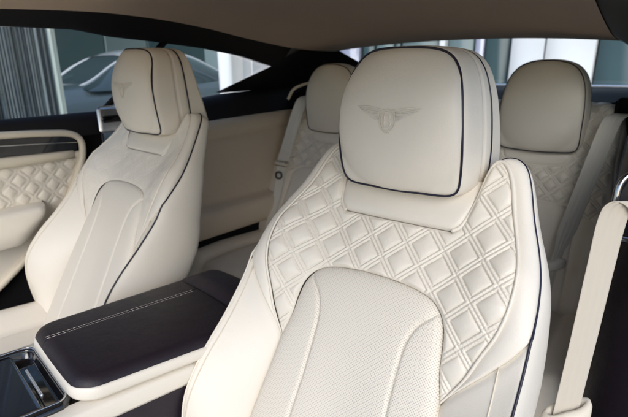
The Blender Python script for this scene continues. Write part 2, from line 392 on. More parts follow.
def make_front_seat(name):
    root = thing(name, '', 'car seat')
    # side shell + back of the backrest
    Cs = np.vstack([CLOW[::-1], PC[4:11]]); Cs = splu(Cs, 6)
    mb = MB()
    for sx in (1, -1):
        rows = []
        for u, v, d in Cs:
            t = np.interp(v, [-.6,-.5,-.3,-.107,0,.06,.14,.25,.3], [.24,.26,.24,.19,.14,.10,.062,.036,.030])
            o = np.interp(v, [-.6,-.3,-.07,.05,.15,.3], [.010,.013,.017,.012,.007,.004])
            prof = [(u-.0005, d-.001), (u+o*.55, d-.10*t), (u+o, d-.32*t), (u+o*.95, d-.6*t), (u+o*.3, d-.86*t), (u-.012, d-t), (u*.75, d-t-.022), (u*.4, d-t-.036), (0, d-t-.04)]
            q = spl(np.array([(a, v, b) for a, b in prof]), 40); q[:, 1] -= np.linspace(0, 1, 40)**2*.012; rows.append(q)
        G = np.array(rows); G[..., 0] *= sx; mb.grid(T3(G), flip=(sx < 0))
    mb.build('backrest', 'cream', root)
    Ai, Ci = splu(PB, 8), splu(PC, 8)
    Al, Cl = spl(ALOW, 60), spl(CLOW, 60)
    for fl in (False, True):
        bolster(Ai, Ci, 'shoulder_bolster', root, fl, first_seam=.010, crown=.009, curve=.3, sink=.003, bulge=.007)
        bolster(Al, Cl, 'side_bolster', root, fl, n=48, sink=.005, first_seam=.006, crown=.002, curve=.85, bulge=.007)
        # piping and seams
        s = (lambda P: mirror(P)) if fl else (lambda P: P)
        dark = spl(np.vstack([CLOW[::-1][1:], PC[1:13]]), 160); dark = dark+np.array([.0008, 0, -.0010]); tube_on(s(dark), .0021).build('piping', 'cream' if fl else 'navy', root)
        roll = spl(PB, 160); roll = roll+np.array([0, 0, -.0004]); tube_on(s(roll), np.interp(np.arange(160), [0, 20, 85, 100, 159], [.0016, .0027, .0027, .0036, .0036])).build('cream_piping', 'cream', root)
        f = .84 if fl else .64; g = (Al*(1-f)+Cl*f); g[:, 2] = Al[:, 2]+(Cl[:, 2]-Al[:, 2])*(1.85*f-.85*f**2)+.002*math.sin(math.pi*f)+.0005; g[:, 0] += .007*math.sin(math.pi*f**1.8); tube_on(s(g), .0012).build('seam', 'trimcream', root)
    # quilted upper panel
    ins = np.array([(.168,-.148),(.157,-.10),(.153,-.06),(.147,-.03),(.132,-.005),(.105,.012),(.06,.021),(0,.024)])
    arch = spl(np.vstack([ins, mirror(ins)[::-1][1:]]), 160)
    Br = spl(PB[:, :2], 160)
    bot = spl(np.array([(.112,.134),(.09,.1335),(.05,.133),(0,.133),(-.05,.133),(-.09,.1335),(-.112,.134)]), 40)
    poly = np.vstack([Br, bot[1:], mirror(Br)[::-1][1:], mirror(arch)[1:-1]])
    def hq(u, v, d): return base_d(u, v)+quilt_h(u, v, 0, .097, .0365, .0375, .0068)*ss(.0, .008, d)-.0045*np.exp(-d/.0035)
    qp = panel('quilted_panel', poly, .00125, hq, 'quilt', root, TS, skirt=.001)
    # the thread: two runs of stitches along every quilting band
    mb = MB(); au, av, bw = .0365, .0375, .0068; n = math.hypot(1/au, 1/av); pts = []
    for fam in (1, -1):
        dr = np.array([au, -fam*av]); dr = dr/np.linalg.norm(dr); nr = np.array([1/au, fam/av])/n
        for k in range(-9, 10):
            for off in (-bw, bw):
                base = np.array([0, .097])+nr*((2*k+1)/n+off)
                for t in np.arange(-.5, .5, .0056): pts.append((*(base+dr*t), *(base+dr*(t+.0019)), *(base+dr*(t+.0038))))
    pts = np.array(pts).reshape(-1, 3, 2); mid = pts[:, 1]; ok = inside(mid, poly); pts = pts[ok]; d, _ = dist_poly(pts[:, 1], poly); pts = pts[d > .006]
    fl3 = pts.reshape(-1, 2); dd, _ = dist_poly(fl3, poly); H = hq(fl3[:, 0], fl3[:, 1], dd)+.0004; Q3 = TS(fl3[:, 0], fl3[:, 1], H).reshape(-1, 3, 3)
    for q3 in Q3: mb.tube(q3, (.0003, .00048, .0003), 4)
    mb.build('stitching', 'thread', qp)
    # perforated centre panel
    low = np.array([(.168,-.148),(.172,-.19),(.179,-.25),(.186,-.32),(.192,-.42),(.196,-.50),(.19,-.56)])
    pl = np.vstack([spl(low[::-1], 80), arch[1:-1], mirror(spl(low, 80))])
    seamL = spl(np.array([(.130,-.012),(.118,-.026),(.107,-.038),(.095,-.062),(.089,-.10),(.089,-.19),(.093,-.283),(.10,-.56)]), 120)
    def hp(u, v, d):
        dd, _ = dist_poly(np.stack([np.abs(u), v], 1), seamL, False)
        return .001+.011*(1-np.exp(-d/.012))-.004*np.exp(-d/.003)-.0042*np.exp(-(dd/.0028)**2)-.002*np.exp(-dd/.012)-.006*ss(.10, .0, np.abs(u))*ss(0, -.3, v)
    panel('perforated_panel', pl, .0022, hp, 'perf', root, TS)
    for s in (1, -1):
        st = np.c_[seamL, np.full(len(seamL), .0068)]; st[:, 0] = st[:, 0]*s; mb = MB(); dashes(mb, T3(st[4:]), .0042, .002, .0005); mb.build('stitching', 'thread', root)
    # recessed plate under the headrest
    pr = np.array([(.112,.134),(.126,.148),(.136,.18),(.142,.21),(.146,.24)])
    pp = np.vstack([spl(pr, 30), spl(np.array([(.146,.24),(0,.25),(-.146,.24)]), 30)[1:], mirror(spl(pr, 30))[::-1][1:], bot[::-1][1:-1]])
    panel('headrest_plate', pp, .004, lambda u, v, d: -.021-.02*ss(.15, .24, v)+.004*(1-np.exp(-d/.006))-.004*np.exp(-d/.003), 'cream', root, TS)
    # headrest: outline measured on its front piping, relative to seat origin (y=.02, z=.665)
    half = [(0,.422),(.05,.4205),(.080,.411),(.099,.389),(.111,.355),(.1185,.312),(.1225,.25),(.120,.20),(.113,.179),(.095,.171),(.05,.1705),(0,.170)]
    half = [(x, z) for x, z in half]
    h = headrest(root, half, 1.13, 1.155, (.064, .168, .225), .030, .012)
    # cushion
    mb = MB(); rows = []
    for y in np.linspace(-.60, -.10, 40):
        row = []
        ff = ss(-.60, -.54, y)
        for t in np.linspace(-1, 1, 61):
            x = .30*t; a = abs(t); z = -.430+.05*ss(.55, .8, a)-.012*math.exp(-((a-.6)/.03)**2)-.10*ss(.86, 1.0, a)**1.5-.09*(1-ff)
            row.append((x, y, z-.02*ss(-.45, -.1, y)))
        rows.append(row)
    mb.grid(rows); 
    mb.build('seat_cushion', 'cream', root)
    mb = MB(); mb.box((-.28, -.56, -.80), (.28, -.02, -.47), .03); mb.build('seat_base', 'blacktrim', root)
    return root

def copy_tree(o, parent=None):
    c = o.copy(); COL.objects.link(c); c.parent = parent
    for ch in list(o.children): copy_tree(ch, c)
    return c

seatA = make_front_seat('front_seat'); seatA.location = (0, .02, .665)
seatA['label'] = 'nearest cream quilted car seat with winged emblem clear on its headrest'; seatA['group'] = 'front seats'
seatB = copy_tree(seatA)
for ch in list(seatB.children):          # the far seat's quilting is softer
    if ch.name.startswith('stitching'): bpy.data.objects.remove(ch); continue
    if ch.name.startswith('quilted_panel'):
        for st in list(ch.children): bpy.data.objects.remove(st)
        me = ch.data.copy(); co = np.empty(len(me.vertices)*3, np.float32); me.vertices.foreach_get('co', co); co = co.reshape(-1, 3)
        uvl = np.empty(len(me.loops)*2, np.float32); me.uv_layers[0].data.foreach_get('uv', uvl); li = np.empty(len(me.loops), np.int32); me.loops.foreach_get('vertex_index', li)
        uv = np.zeros((len(co), 2)); uv[li] = uvl.reshape(-1, 2)
        flat = TS(uv[:, 0], uv[:, 1], base_d(uv[:, 0], uv[:, 1])); co = flat+(co-flat)*.24; me.vertices.foreach_set('co', co.astype(np.float32).ravel()); me.update(); ch.data = me
seatB.location = (-.948, .097, .695); seatB.rotation_euler = (0, 0, R(-5))
seatB['label'] = 'cream front car seat beyond the dark armrest, beside the far door'

# ------------------------------------------------------------------ rear seats
RANG = R(25)
def TR(u, v, d):
    u, v, d = np.broadcast_arrays(np.asarray(u, float), v, d)
    return np.stack([u, v*math.sin(RANG)-d*math.cos(RANG), v*math.cos(RANG)+d*math.sin(RANG)], -1)
def make_rear_seat(name):
    root = thing(name, '', 'car seat')
    r = np.array([(.0,.235),(.12,.232),(.20,.222),(.252,.18),(.276,.10),(.285,0),(.315,-.15),(.345,-.30),(.37,-.45),(.38,-.60)])
    out = spl(r, 90); poly = np.vstack([out, mirror(out)[::-1][:-1]])
    ins = spl(np.array([(.19,-.60),(.186,-.40),(.180,-.27),(.172,-.225),(.145,-.197),(.08,-.186),(0,-.184)]), 70); ipoly = np.vstack([ins, mirror(ins)[::-1][1:]])
    plr = spl(np.array([(.125,.05),(.122,.0),(.105,-.034),(.05,-.048),(0,-.050)]), 40); ppoly = np.vstack([plr, mirror(plr)[::-1][1:]])
    def h(u, v, d):
        P = np.stack([u, v], 1); di, _ = dist_poly(P, ipoly); dp, _ = dist_poly(P, ppoly)
        ii = inside(P, ipoly); ip = inside(P, ppoly)
        b = .05*ss(.14, .26, np.abs(u))-.07*np.exp(-d/.022)
        q = quilt_h(u, v, 0, .02, .036, .036, .0070)*ss(0, .01, di)*ss(0, .01, dp)*ss(-.26, -.20, v)*ss(.262, .245, np.abs(u))
        b = b+np.where(ii | ip, 0, 1.7*q)
        b = b-.006*np.exp(-di/.004)-.005*np.exp(-dp/.004)+np.where(ii, .008*(1-np.exp(-di/.012)), 0)+np.where(ip, .006*(1-np.exp(-dp/.012)), 0)
        eb = np.abs(np.abs(u)-(.262+.10*ss(0, -.5, v)))
        return b-.004*np.exp(-(eb/.0035)**2)
    panel('backrest', poly, .0022, h, 'quilt', root, TR)
    half = [(0,.335),(.05,.331),(.092,.314),(.120,.280),(.136,.228),(.143,.16),(.143,.085),(.141,.035),(.125,.012),(.06,.006),(0,.005)]
    headrest(root, half, 1.06, 1.0, (-.035, .05, .13), .022, None, seam=False)
    mb = MB(); rows = []
    for y in np.linspace(-.78, -.12, 40):
        row = []
        ff = ss(-.78, -.70, y)
        for t in np.linspace(-1, 1, 51):
            a = abs(t); row.append((.36*t, y, -.50+.025*ss(.5, .75, a)-.012*math.exp(-((a-.55)/.03)**2)-.08*ss(.88, 1., a)**1.5-.10*(1-ff)-.03*ss(-.6, -.1, y)))
        rows.append(row)
    mb.grid(rows); mb.build('seat_cushion', 'cream', root)
    mb = MB(); mb.box((-.34, -.74, -.95), (.34, .1, -.60), .02); mb.build('seat_base', 'blacktrim', root)
    return root
rearA = make_rear_seat('rear_seat'); rearA.location = (.012, 1.25, .745); rearA['group'] = 'rear seats'
rearA['label'] = 'shaded cream rear seat behind the nearest seat, its headrest against the rear window'
rearB = copy_tree(rearA); rearB.location = (-.945, 1.25, .745)
rearB['label'] = 'cream rear seat half hidden in the far corner between the two front seats'

# ------------------------------------------------------------------ centre console
CO = np.array((-.455, -.365, .55)); EVc = np.array((.07636, .99262, -.09417)); EUc = np.array((.99016, -.13995, 0.)); ENc = np.cross(EUc, EVc)
def TCn(u, v, d):
    u, v, d = np.broadcast_arrays(np.asarray(u, float), v, d)
    k = 1+.55*np.clip(v, -.1, .6)
    return CO+(u*k)[..., None]*EUc+v[..., None]*EVc+d[..., None]*ENc
def rrect(u0, u1, v0, v1, rf, rb, n=14):
    P = []
    for cx, cy, r, a0 in ((u1-rb, v1-rb, rb, 0), (u0+rb, v1-rb, rb, 90), (u0+rf, v0+rf, rf, 180), (u1-rf, v0+rf, rf, 270)):
        for a in np.linspace(a0, a0+90, n): P.append((cx+r*math.cos(R(a)), cy+r*math.sin(R(a))))
    return np.array(P)
def rings(mb, poly, prof, T, cap=True):
    """stack of outlines: prof = [(outset, height)]"""
    c = poly.mean(0); rows = []
    nrm = np.roll(poly, -1, 0)-np.roll(poly, 1, 0); nrm = np.stack([nrm[:, 1], -nrm[:, 0]], 1); nrm /= np.linalg.norm(nrm, axis=1, keepdims=True)+1e-9
    for o, h in prof: q = poly+nrm*o; rows.append(T(q[:, 0], q[:, 1], h))
    k = len(mb.V)
    mb.grid(rows, cv=True)
    if cap: mb.F.append(tuple(k+(len(prof)-1)*len(poly)+i for i in range(len(poly))))
console = thing('center_console', 'centre console with dark leather armrest lid, white double stitching and cream sides', 'console')
lid = rrect(-.139, .139, -.006, .372, .045, .012)
ld = lambda u, v, d: .010*(1-(u/.15)**2)-.024*(1-np.sqrt(np.clip(1-(1-np.clip(d/.026, 0, 1))**2, 0, 1)))-.0022*np.exp(-((u+.048)/.0016)**2)
panel('armrest_lid', lid, .0025, ld, 'black', console, TCn)
lidob = console.children[0] if console.children else None
mb = MB()
for off in (-.0035, .0035):
    v = np.linspace(.002, .34, 120); dashes(mb, TCn(-.048+off, v, .010*(1-(.32)**2)+.0002), .0085, .0018, .0005)
    v = np.linspace(-.006, .006, 8)
mb.build('stitching', 'lidthread', console)
mb = MB(); rings(mb, lid, [(-.03, -.012), (-.002, -.012), (.0005, -.014), (.002, -.019), (.002, -.030), (-.002, -.037), (-.012, -.040), (-.05, -.041)], TCn); mb.build('armrest_side', 'cream', console)
hump = rrect(-.143, .143, .352, .49, .012, .055)
panel('rear_hump', hump, .003, lambda u, v, d: .020*(1-(u/.17)**2)+.004-.045*(1-np.sqrt(np.clip(1-(1-np.clip(d/.05, 0, 1))**2, 0, 1))), 'black', console, TCn)
body = rrect(-.134, .128, -.55, .50, .01, .05)
mb = MB(); rings(mb, body, [(-.03, -.046), (-.002, -.046), (.001, -.048), (.003, -.053), (.003, -.076), (.001, -.082)], TCn); mb.build('console_side', 'cream', console)
mb = MB(); rings(mb, body, [(-.004, -.074), (.0, -.083), (.0, -.12), (.004, -.5), (-.1, -.5)], TCn); low = mb.build('lower_console', 'black', console)
mb = MB()
for h in (-.098, -.104): dashes(mb, TCn(.1295, np.linspace(.06, .40, 60), h), .0075, .003, .0011)
mb.build('stitching', 'thread', low)
tray = rrect(-.116, .104, -.50, -.010, .02, .02)
mb = MB(); rings(mb, tray, [(.012, -.046), (.0105, -.036), (.0, -.035), (-.002, -.040), (-.003, -.054), (-.006, -.056)], TCn); tr = mb.build('tray', 'gloss', console)
mb = MB(); q = rrect(-.118, .106, -.50, -.008, .02, .02); mb.tube(TCn(q[:, 0], q[:, 1], -.0343), .0020, 8, True); mb.build('tray_frame', 'chrome', console)
mb = MB(); lidp = rrect(-.112, .100, -.47, -.045, .012, .008); rings(mb, lidp, [(.0, -.07), (.0, -.043), (-.0015, -.0405), (-.004, -.0398), (-.008, -.0396)], TCn); mb.build('tray_cover', 'glossblue', console)
mb = MB(); rings(mb, rrect(-.040, .062, -.0395, -.0355, .0019, .0019), [(-.001, -.046), (0, -.0415), (0, -.0385), (-.0007, -.0372), (-.0018, -.0370)], TCn); mb.build('tray_handle', 'satin', console)

# ------------------------------------------------------------------ car shell (all fixed to the body)
car = thing('car_cabin', 'car cabin shell with brown headliner, black pillars and beige rear side trim', 'car interior')
hl_y = [-.72,-.4,-.1,.05,.28,.58,.85,1.2,1.5]; hl_z = [1.19,1.20,1.215,1.228,1.234,1.217,1.180,1.148,1.150]
def edge_z(y): return np.interp(y, hl_y, hl_z)
XL, XR = -1.10, .205
def roof_z(x, y, off=0.):
    t = (x-(XL+XR)/2)/((XR-XL)/2); cr = np.interp(y, [-.9, 0, .6, 1.2, 1.5], [.075, .085, .075, .045, .030])
    return edge_z(y)+cr*(1-np.abs(t)**2.2)+off
ys = np.linspace(-.72, 1.5, 70); ys2 = np.array([np.convolve(np.pad(edge_z(ys), 4, 'edge'), np.ones(9)/9, 'valid')]).ravel()
hl_y, hl_z = list(ys), list(ys2)
xs = np.linspace(XL, XR, 61)
rows = [[(x, y, roof_z(x, y)) for x in xs] for y in ys]
tail = [[(x, 1.5+.02*k, roof_z(x, 1.5)+.012*k*k) for x in xs] for k in (1, 2, 3)]
mb = MB(); mb.grid(rows+tail, flip=True); mb.build('headliner', 'headliner', car)
mb = MB(); mb.grid([[(x, y, roof_z(max(min(x, XR), XL), y, .05)-.9*max(0, abs(x+.4325)-.6675)) for x in np.linspace(XL-.1, XR+.1, 40)] for y in np.linspace(-.72, 1.58, 40)]); roof = mb.build('roof', 'carpaint', car)
# left rail: from headliner edge to window head
wy = np.array([-.9,-.07,.14,.26,.44,.65,.88,1.10]); wz = np.array([1.165,1.180,1.183,1.167,1.158,1.143,1.116,1.070])
def win_z(y): return np.interp(y, wy, wz)
ys = np.linspace(-.72, 1.13, 60)
prof = lambda y, t: (XL+.002-.10*t-.012*math.sin(math.pi*t), y, edge_z(y)+.004+(win_z(y)-edge_z(y)-.004)*t-.016*math.sin(math.pi*t))
mb = MB(); mb.grid([[prof(y, t) for t in np.linspace(0, 1, 12)] for y in ys])
mb.grid([[(-1.2-.05*t, y, win_z(y)+.01*t) for t in (0, .5, 1)] for y in ys]); mb.build('roof_rail', 'blacktrim', car)
# left rear pillar
def low_edge(y):   # lower boundary of the pillar between belt and apex of the quarter window
    return np.interp(y, [.90, 1.10, 1.1001, 2.1], [.948, 1.072, 1.072, 1.07])
ys = np.linspace(.90, 2.1, 70); rows = []
for y in ys:
    if y <= 1.10: top = (-1.40+.2*(y-.9)/.2, low_edge(y))
    else: top = (XL-.10+.10*min(1, (y-1.10)/.12), edge_z(min(y, 1.5))*(1-min(1, max(0, 1-(y-1.10)/.12)))+1.07*max(0, 1-(y-1.10)/.12)+.006)
    if y > 1.5: top = (XL+.12*(y-1.5), 1.16-.33*(y-1.5))
    bot = (-1.37 if y < 1.3 else -1.37+.1*(y-1.3), .949+.02*(y-.9))
    rows.append([(bot[0]+(top[0]-bot[0])*t, y, bot[1]+(top[1]-bot[1])*t+.004*t) for t in np.linspace(0, 1, 10)])
mb = MB(); mb.grid(rows); mb.build('rear_pillar', 'blacktrim', car)
# belt ledge and black band of the rear side
rows = []
for y in np.linspace(.31, 2.0, 60):
    bz = np.interp(y, [.3, .8, .92, 1.36, 2.0], [.906, .932, .944, .962, .975])
    lo = np.interp(y, [.3, .7, 1.4, 2.0], [.815, .822, .838, .85])
    rows.append([(-1.42, y, bz-.004), (-1.385, y, bz), (-1.36, y, bz+.002), (-1.335, y, bz-.006), (-1.318, y, bz-.03), (-1.305, y, lo+.02), (-1.295, y, lo)])
mb = MB(); mb.grid(rows); mb.build('window_ledge', 'blacktrim', car)
# beige rear side trim
pr = [(.842,-1.30),(.834,-1.281),(.815,-1.266),(.79,-1.260),(.772,-1.261),(.764,-1.268),(.756,-1.262),(.70,-1.25),(.6,-1.235),(.52,-1.226),(.478,-1.222),(.466,-1.226),(.459,-1.20),(.452,-1.170),(.440,-1.154),(.42,-1.149),(.38,-1.150),(.345,-1.160),(.318,-1.18),(.305,-1.22)]
rows = []
for y in np.linspace(.33, 1.75, 50):
    dz = np.interp(y, [.3, .7, 1.4, 1.75], [-.02, -.012, .004, .01]); rows.append([(x, y, z+dz*ss(.3, .84, z)-(.03*(y-.7) if z < .5 else 0)) for z, x in pr])
mb = MB(); mb.grid(rows); qt = mb.build('side_trim', 'tan', car)
mb = MB(); yy = np.linspace(.5, 1.7, 120); dashes(mb, np.stack([np.full(120, -1.2645), yy, .776+np.interp(yy, [.3, .7, 1.4, 1.75], [-.018, -.010, .004, .01])*.7], 1), .013, .004, .0023); mb.build('stitching', 'thread', qt)
mb = MB(); mb.box((-1.30, .33, -.22), (-1.225, 1.6, .33), .01); mb.build('lower_side_trim', 'blacktrim', car)
mb = MB(); mb.box((-1.50, -1.0, -.28), (.42, 1.9, -.20), .01); mb.build('floor', 'carpet', car)
mb = MB(); mb.box((-1.44, -1.0, -.2), (-1.36, .33, .02), .02); mb.build('sill', 'blacktrim', car)
mb = MB(); mb.box((-1.30, 1.62, -.2), (.40, 1.70, .93), .02); mb.build('rear_bulkhead', 'blacktrim', car)
mb = MB(); mb.grid([[(x, y, .925+.035*ss(1.35, 1.6, y)) for x in np.linspace(-1.34, .46, 20)] for y in np.linspace(1.40, 2.15, 16)]); mb.build('parcel_shelf', 'blacktrim', car)
# rear window
rows = []
for t in np.linspace(0, 1, 20):
    y = 1.53+.57*t; rows.append([(-.4325+(x+.4325)*(1+.15*t), y+.05*(1-((x+.4325)/.7)**2), roof_z(x, 1.5, .006)*(1-t)+.968*t+.02*math.sin(math.pi*t)) for x in np.linspace(XL-.02, XR+.05, 30)])
mb = MB(); mb.grid(rows); mb.build('rear_window', 'glass', car)
mb = MB(); mb.tube([(r[0], r[1]-.02, r[2]-.004) for r in rows[-1]], .009, 8); mb.build('rear_window_seal', 'lavpaint' if False else 'satin', car)
# left quarter window + divider
poly = [(.30, .90), (.90, .95), (1.10, 1.07), (.88, 1.116), (.65, 1.143), (.47, 1.16)]
xw = lambda z: -1.41+.21*(z-.90)/(.27)
mb = MB(); P = [(xw(z), y, z) for y, z in poly]; mb.add(P, [tuple(range(6))]); mb.build('quarter_window', 'glass', car, smooth=False)
mb = MB(); mb.tube([(xw(.90)+.012, .305, .90), (xw(1.03)+.012, .395, 1.03), (xw(1.165)+.01, .485, 1.165)], .012, 8); mb.build('window_divider', 'blacktrim', car)
mb = MB(); mb.grid([[(XR+.155+.06*(1-t), y, .93+(edge_z(y)-.05-.93)*t) for t in (0, .5, 1)] for y in np.linspace(.55, 1.05, 12)]); mb.build('quarter_window', 'tint', car)
# right side: rail, rear pillar, window ledge, B-pillar trim
ys = np.linspace(-.72, 1.6, 60)
rows = [[(XR-.002+.15*t+.012*math.sin(math.pi*t), y, edge_z(min(y, 1.5))+.004-(.05+.03*ss(.9, 1.5, y))*t-.016*math.sin(math.pi*t)) for t in np.linspace(0, 1, 10)] for y in ys]
mb = MB(); mb.grid(rows, flip=True); mb.build('roof_rail', 'blacktrim', car)
rows = [[(XR+.13+.06*(1-t), y, .93+(edge_z(min(y, 1.5))-.05-.93)*t-.35*max(0, y-1.5)*t) for t in np.linspace(0, 1, 10)] for y in np.linspace(1.0, 2.1, 40)]
mb = MB(); mb.grid(rows, flip=True); mb.build('rear_pillar', 'blacktrim', car)
rows = [[(x, y, z) for x, z in ((.43, .93), (.36, .945), (.335, .935), (.32, .90), (.315, .80), (.318, .6), (.318, .3), (.32, -.2))] for y in np.linspace(.62, 2.0, 30)]
mb = MB(); mb.grid(rows, flip=True); mb.build('side_trim', 'blacktrim', car)
rows = []
for z in np.linspace(-.2, .93, 24):
    e = .03*ss(.5, .93, z); rows.append([(.43, .62, z), (.36, .62, z), (.315+e, .60, z), (.300+e, .57, z), (.298+e, .52, z), (.315+e, .43, z), (.35+e, .36, z), (.385+e, .32, z), (.44, .30, z)])
mb = MB(); mb.grid(rows); mb.build('pillar_trim', 'black', car)

# ------------------------------------------------------------------ far door
door = thing('passenger_door', 'closed far door with quilted cream panel, dark inlay and black top', 'car door', (-1.38, -.3, .0))
DO = np.array((-1.38, -.3, 0))
def D(P): return np.asarray(P, float)-DO
class DB(MB):
    def build(s, *a, **k): s.V = [tuple(np.array(p)-DO) for p in s.V]; return MB.build(s, *a, **k)
mb = DB(); mb.box((-1.47, -1.0, -.05), (-1.385, .30, .86), .02); mb.build('door_shell', 'blacktrim', door)
rows = []
for y in np.linspace(-1.0, .305, 30): rows.append([(-1.43, y, .880), (-1.425, y, .893), (-1.405, y, .899+.012*(y+.1)), (-1.385, y, .896+.012*(y+.1)), (-1.372, y, .885), (-1.366, y, .86), (-1.366, y, .82)])
mb = DB(); mb.grid(rows); mb.build('door_top', 'blacktrim', door)
rim = np.array([(-1.0,.872),(-.5,.862),(-.08,.852),(.08,.842),(.145,.834),(.178,.816),(.188,.785),(.18,.735),(.155,.68),(.12,.618),(.085,.565),(.02,.495),(-.04,.44),(-.12,.375),(-.22,.31),(-.4,.235),(-.7,.16),(-1.0,.13)])
rimc = spl(rim, 140)
mb = DB(); P = np.c_[np.full(140, -1.362), rimc]; mb.tube(P, .0125, 10); mb.build('door_trim_border', 'trimcream', door)
inner = rimc; dpoly = np.vstack([rimc, [(-1.0, .13)]])
TD = lambda u, v, d: D(np.stack([-1.372+d, u, v], -1))
qpoly = dpoly.copy(); qpoly[:, 1] = np.minimum(qpoly[:, 1], .765)
def hd(u, v, d):
    return quilt_h(u, v, 0.03, .69, .036, .034, .0060)*1.1*ss(.0, .02, d)*ss(.575, .60, v)+.004*ss(.56, .50, v)
panel('quilted_panel', qpoly, .0035, hd, 'quilt', door, TD, flip=True)
# dark inlay with a bright line, pull strip, armrest
def strip(ypts, x, m, name, parent, r=.0):
    mb = DB(); mb.prism([(y, z) for y, z in ypts], 0, x[0], x[1]); return mb.build(name, m, parent, smooth=False)
up = [(-1.0,.858),(-.08,.841),(.10,.828),(.15,.820),(.170,.806),(.172,.790)]; dn = [(.165,.772),(-.08,.780),(-1.0,.80)]
inl = strip(up+dn, (-1.374, -1.360), 'gloss', 'inlay', door)
mb = DB(); mb.tube(np.array([(-1.358,-1.0,.838),(-1.358,-.08,.818),(-1.358,.06,.808),(-1.358,.171,.799)]), .0024, 8); mb.build('bright_line', 'chrome', inl)
rows = []
for y in np.linspace(-1.0, .155, 40):
    t = np.interp(y, [-1., -.08, .17], [.80, .779, .771]); b = np.interp(y, [-1., -.08, .15], [.755, .742, .742]); e = ss(.155, .12, y)
    rows.append([(-1.372, y, t), (-1.352*e-1.366*(1-e), y, t-.001), (-1.345*e-1.364*(1-e), y, t-.006), (-1.343*e-1.364*(1-e), y, (t+b)/2), (-1.347*e-1.366*(1-e), y, b+.004), (-1.36, y, b), (-1.374, y, b-.001)])
mb = DB(); mb.grid(rows); mb.build('door_pull', 'trimcream', door)
rows = []
for y in np.linspace(-1.0, .02, 60):
    # cross-section shrinks along a slanted end: the lower edge stops earlier than the top edge
    top = .606+.03*ss(-.1, -1., y); bot = max(.487, np.interp(y, [-.095, .012], [.487, .588])); bot = min(bot, top-.004)
    f = ss(.02, -.02, y); xx = -1.366+.086*f**.5
    rows.append([(-1.372, y, top), (xx-.02, y, top+.001), (xx-.006, y, top-.003), (xx, y, top-.012*f), (xx+.003*f, y, (top+bot)/2), (xx-.004, y, bot+.006*f), (xx-.016, y, bot), (-1.372, y, bot)])
mb = DB(); mb.grid(rows); mb.build('armrest', 'cream', door)
mb = DB(); mb.add([(-1.41, -1.0, .90), (-1.41, .30, .90), (-1.205, .485, 1.17), (-1.205, -.6, 1.18), (-1.28, -1.0, 1.07)], [(0, 1, 2, 3, 4)]); mb.build('door_window', 'glass', door, smooth=False)

# ------------------------------------------------------------------ seat belts and their guides
def strap(path, wdir, w, n=80, th=.0014, shape=None):
    P = spl(np.asarray(path, float), n); W = spl(np.asarray(wdir, float), n); W /= np.linalg.norm(W, axis=1, keepdims=True)
    T = np.gradient(P, axis=0); N = np.cross(T, W); N /= np.linalg.norm(N, axis=1, keepdims=True)
    t = np.linspace(-.5, .5, 25); rib = .00035*np.cos(2*np.pi*4*t); w = np.broadcast_to(np.asarray(w, float), (n,)); rows = []
    for i in range(n):
        top = [P[i]+W[i]*w[i]*a+N[i]*(th*(1-(2*a)**6*.7)+rb) for a, rb in zip(t, rib)]; bot = [P[i]+W[i]*w[i]*a-N[i]*th*(1-(2*a)**6*.7) for a in t[::-1]]
        rows.append(top+bot)
    mb = MB(); mb.grid(rows, cv=True)
    m = 50; mb.UV = [((j if j < 25 else 49-j)/24., i*.02) for i in range(n) for j in range(m)]
    return mb
vr = np.array((.8, .6, 0)); vr2 = np.array((.75, .55, .25))
fb = thing('seat_belt', 'bright cream seat belt hanging from the big chrome guide beside the nearest seat', 'seat belt', (0, 0, 0))
strap([(.425,.245,.70),(.405,.235,.79),(.375,.222,.838),(.352,.212,.842),(.341,.205,.815),(.338,.185,.74),(.336,.14,.63),(.334,.098,.545),(.333,.075,.49),(.332,.05,.40)],
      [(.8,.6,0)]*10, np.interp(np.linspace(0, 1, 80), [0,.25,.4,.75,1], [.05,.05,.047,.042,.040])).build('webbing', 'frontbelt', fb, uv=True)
a = np.linspace(0, 2*np.pi, 48, endpoint=False)
ex = np.array((.86,.5,0)); ez = np.array((-.05,.12,.99))
gc = np.array((.368,.262,.824))
P = gc+np.outer(np.sign(np.cos(a))*np.abs(np.cos(a))**.6*.034, ex)+np.outer(np.sign(np.sin(a))*np.abs(np.sin(a))**.6*.056, ez)
mb = MB(); mb.tube(P, .0060, 10, True); g = mb.build('belt_guide', 'darkchrome', fb)
P2 = gc+np.array((.003,.012,0))+np.outer(np.cos(a)*.033, ex)+np.outer(np.sin(a)*.055, ez)
mb = MB(); mb.V = [tuple(p) for p in P2]; mb.UV = [(0, 0)]*48; mb.F = [tuple(range(48))]; mb.build('guide_backing', 'blacktrim', g)
# cream holder loop at the lower end of the belt
rows = []
hc = np.array((.3335, .079, .500)); hx = np.array((.8,.6,0)); hy = np.array((-.6,.8,0)); hz = np.array((.03,.42,.9)); hz /= np.linalg.norm(hz)
for o, z in ((-.004,.0), (0.002,.004), (.004,.012), (.004,.03), (.003,.045), (-.001,.052), (-.006,.052), (-.009,.046), (-.009,.0)):
    rows.append([hc+hx*(np.sign(math.cos(t))*abs(math.cos(t))**.7*(.034+o))+hy*(math.sin(t)*(.016+o))+hz*(z-.03+.012*math.cos(t)) for t in a])
mb = MB(); mb.grid(rows, cv=True); mb.build('belt_holder', 'trimcream', fb)

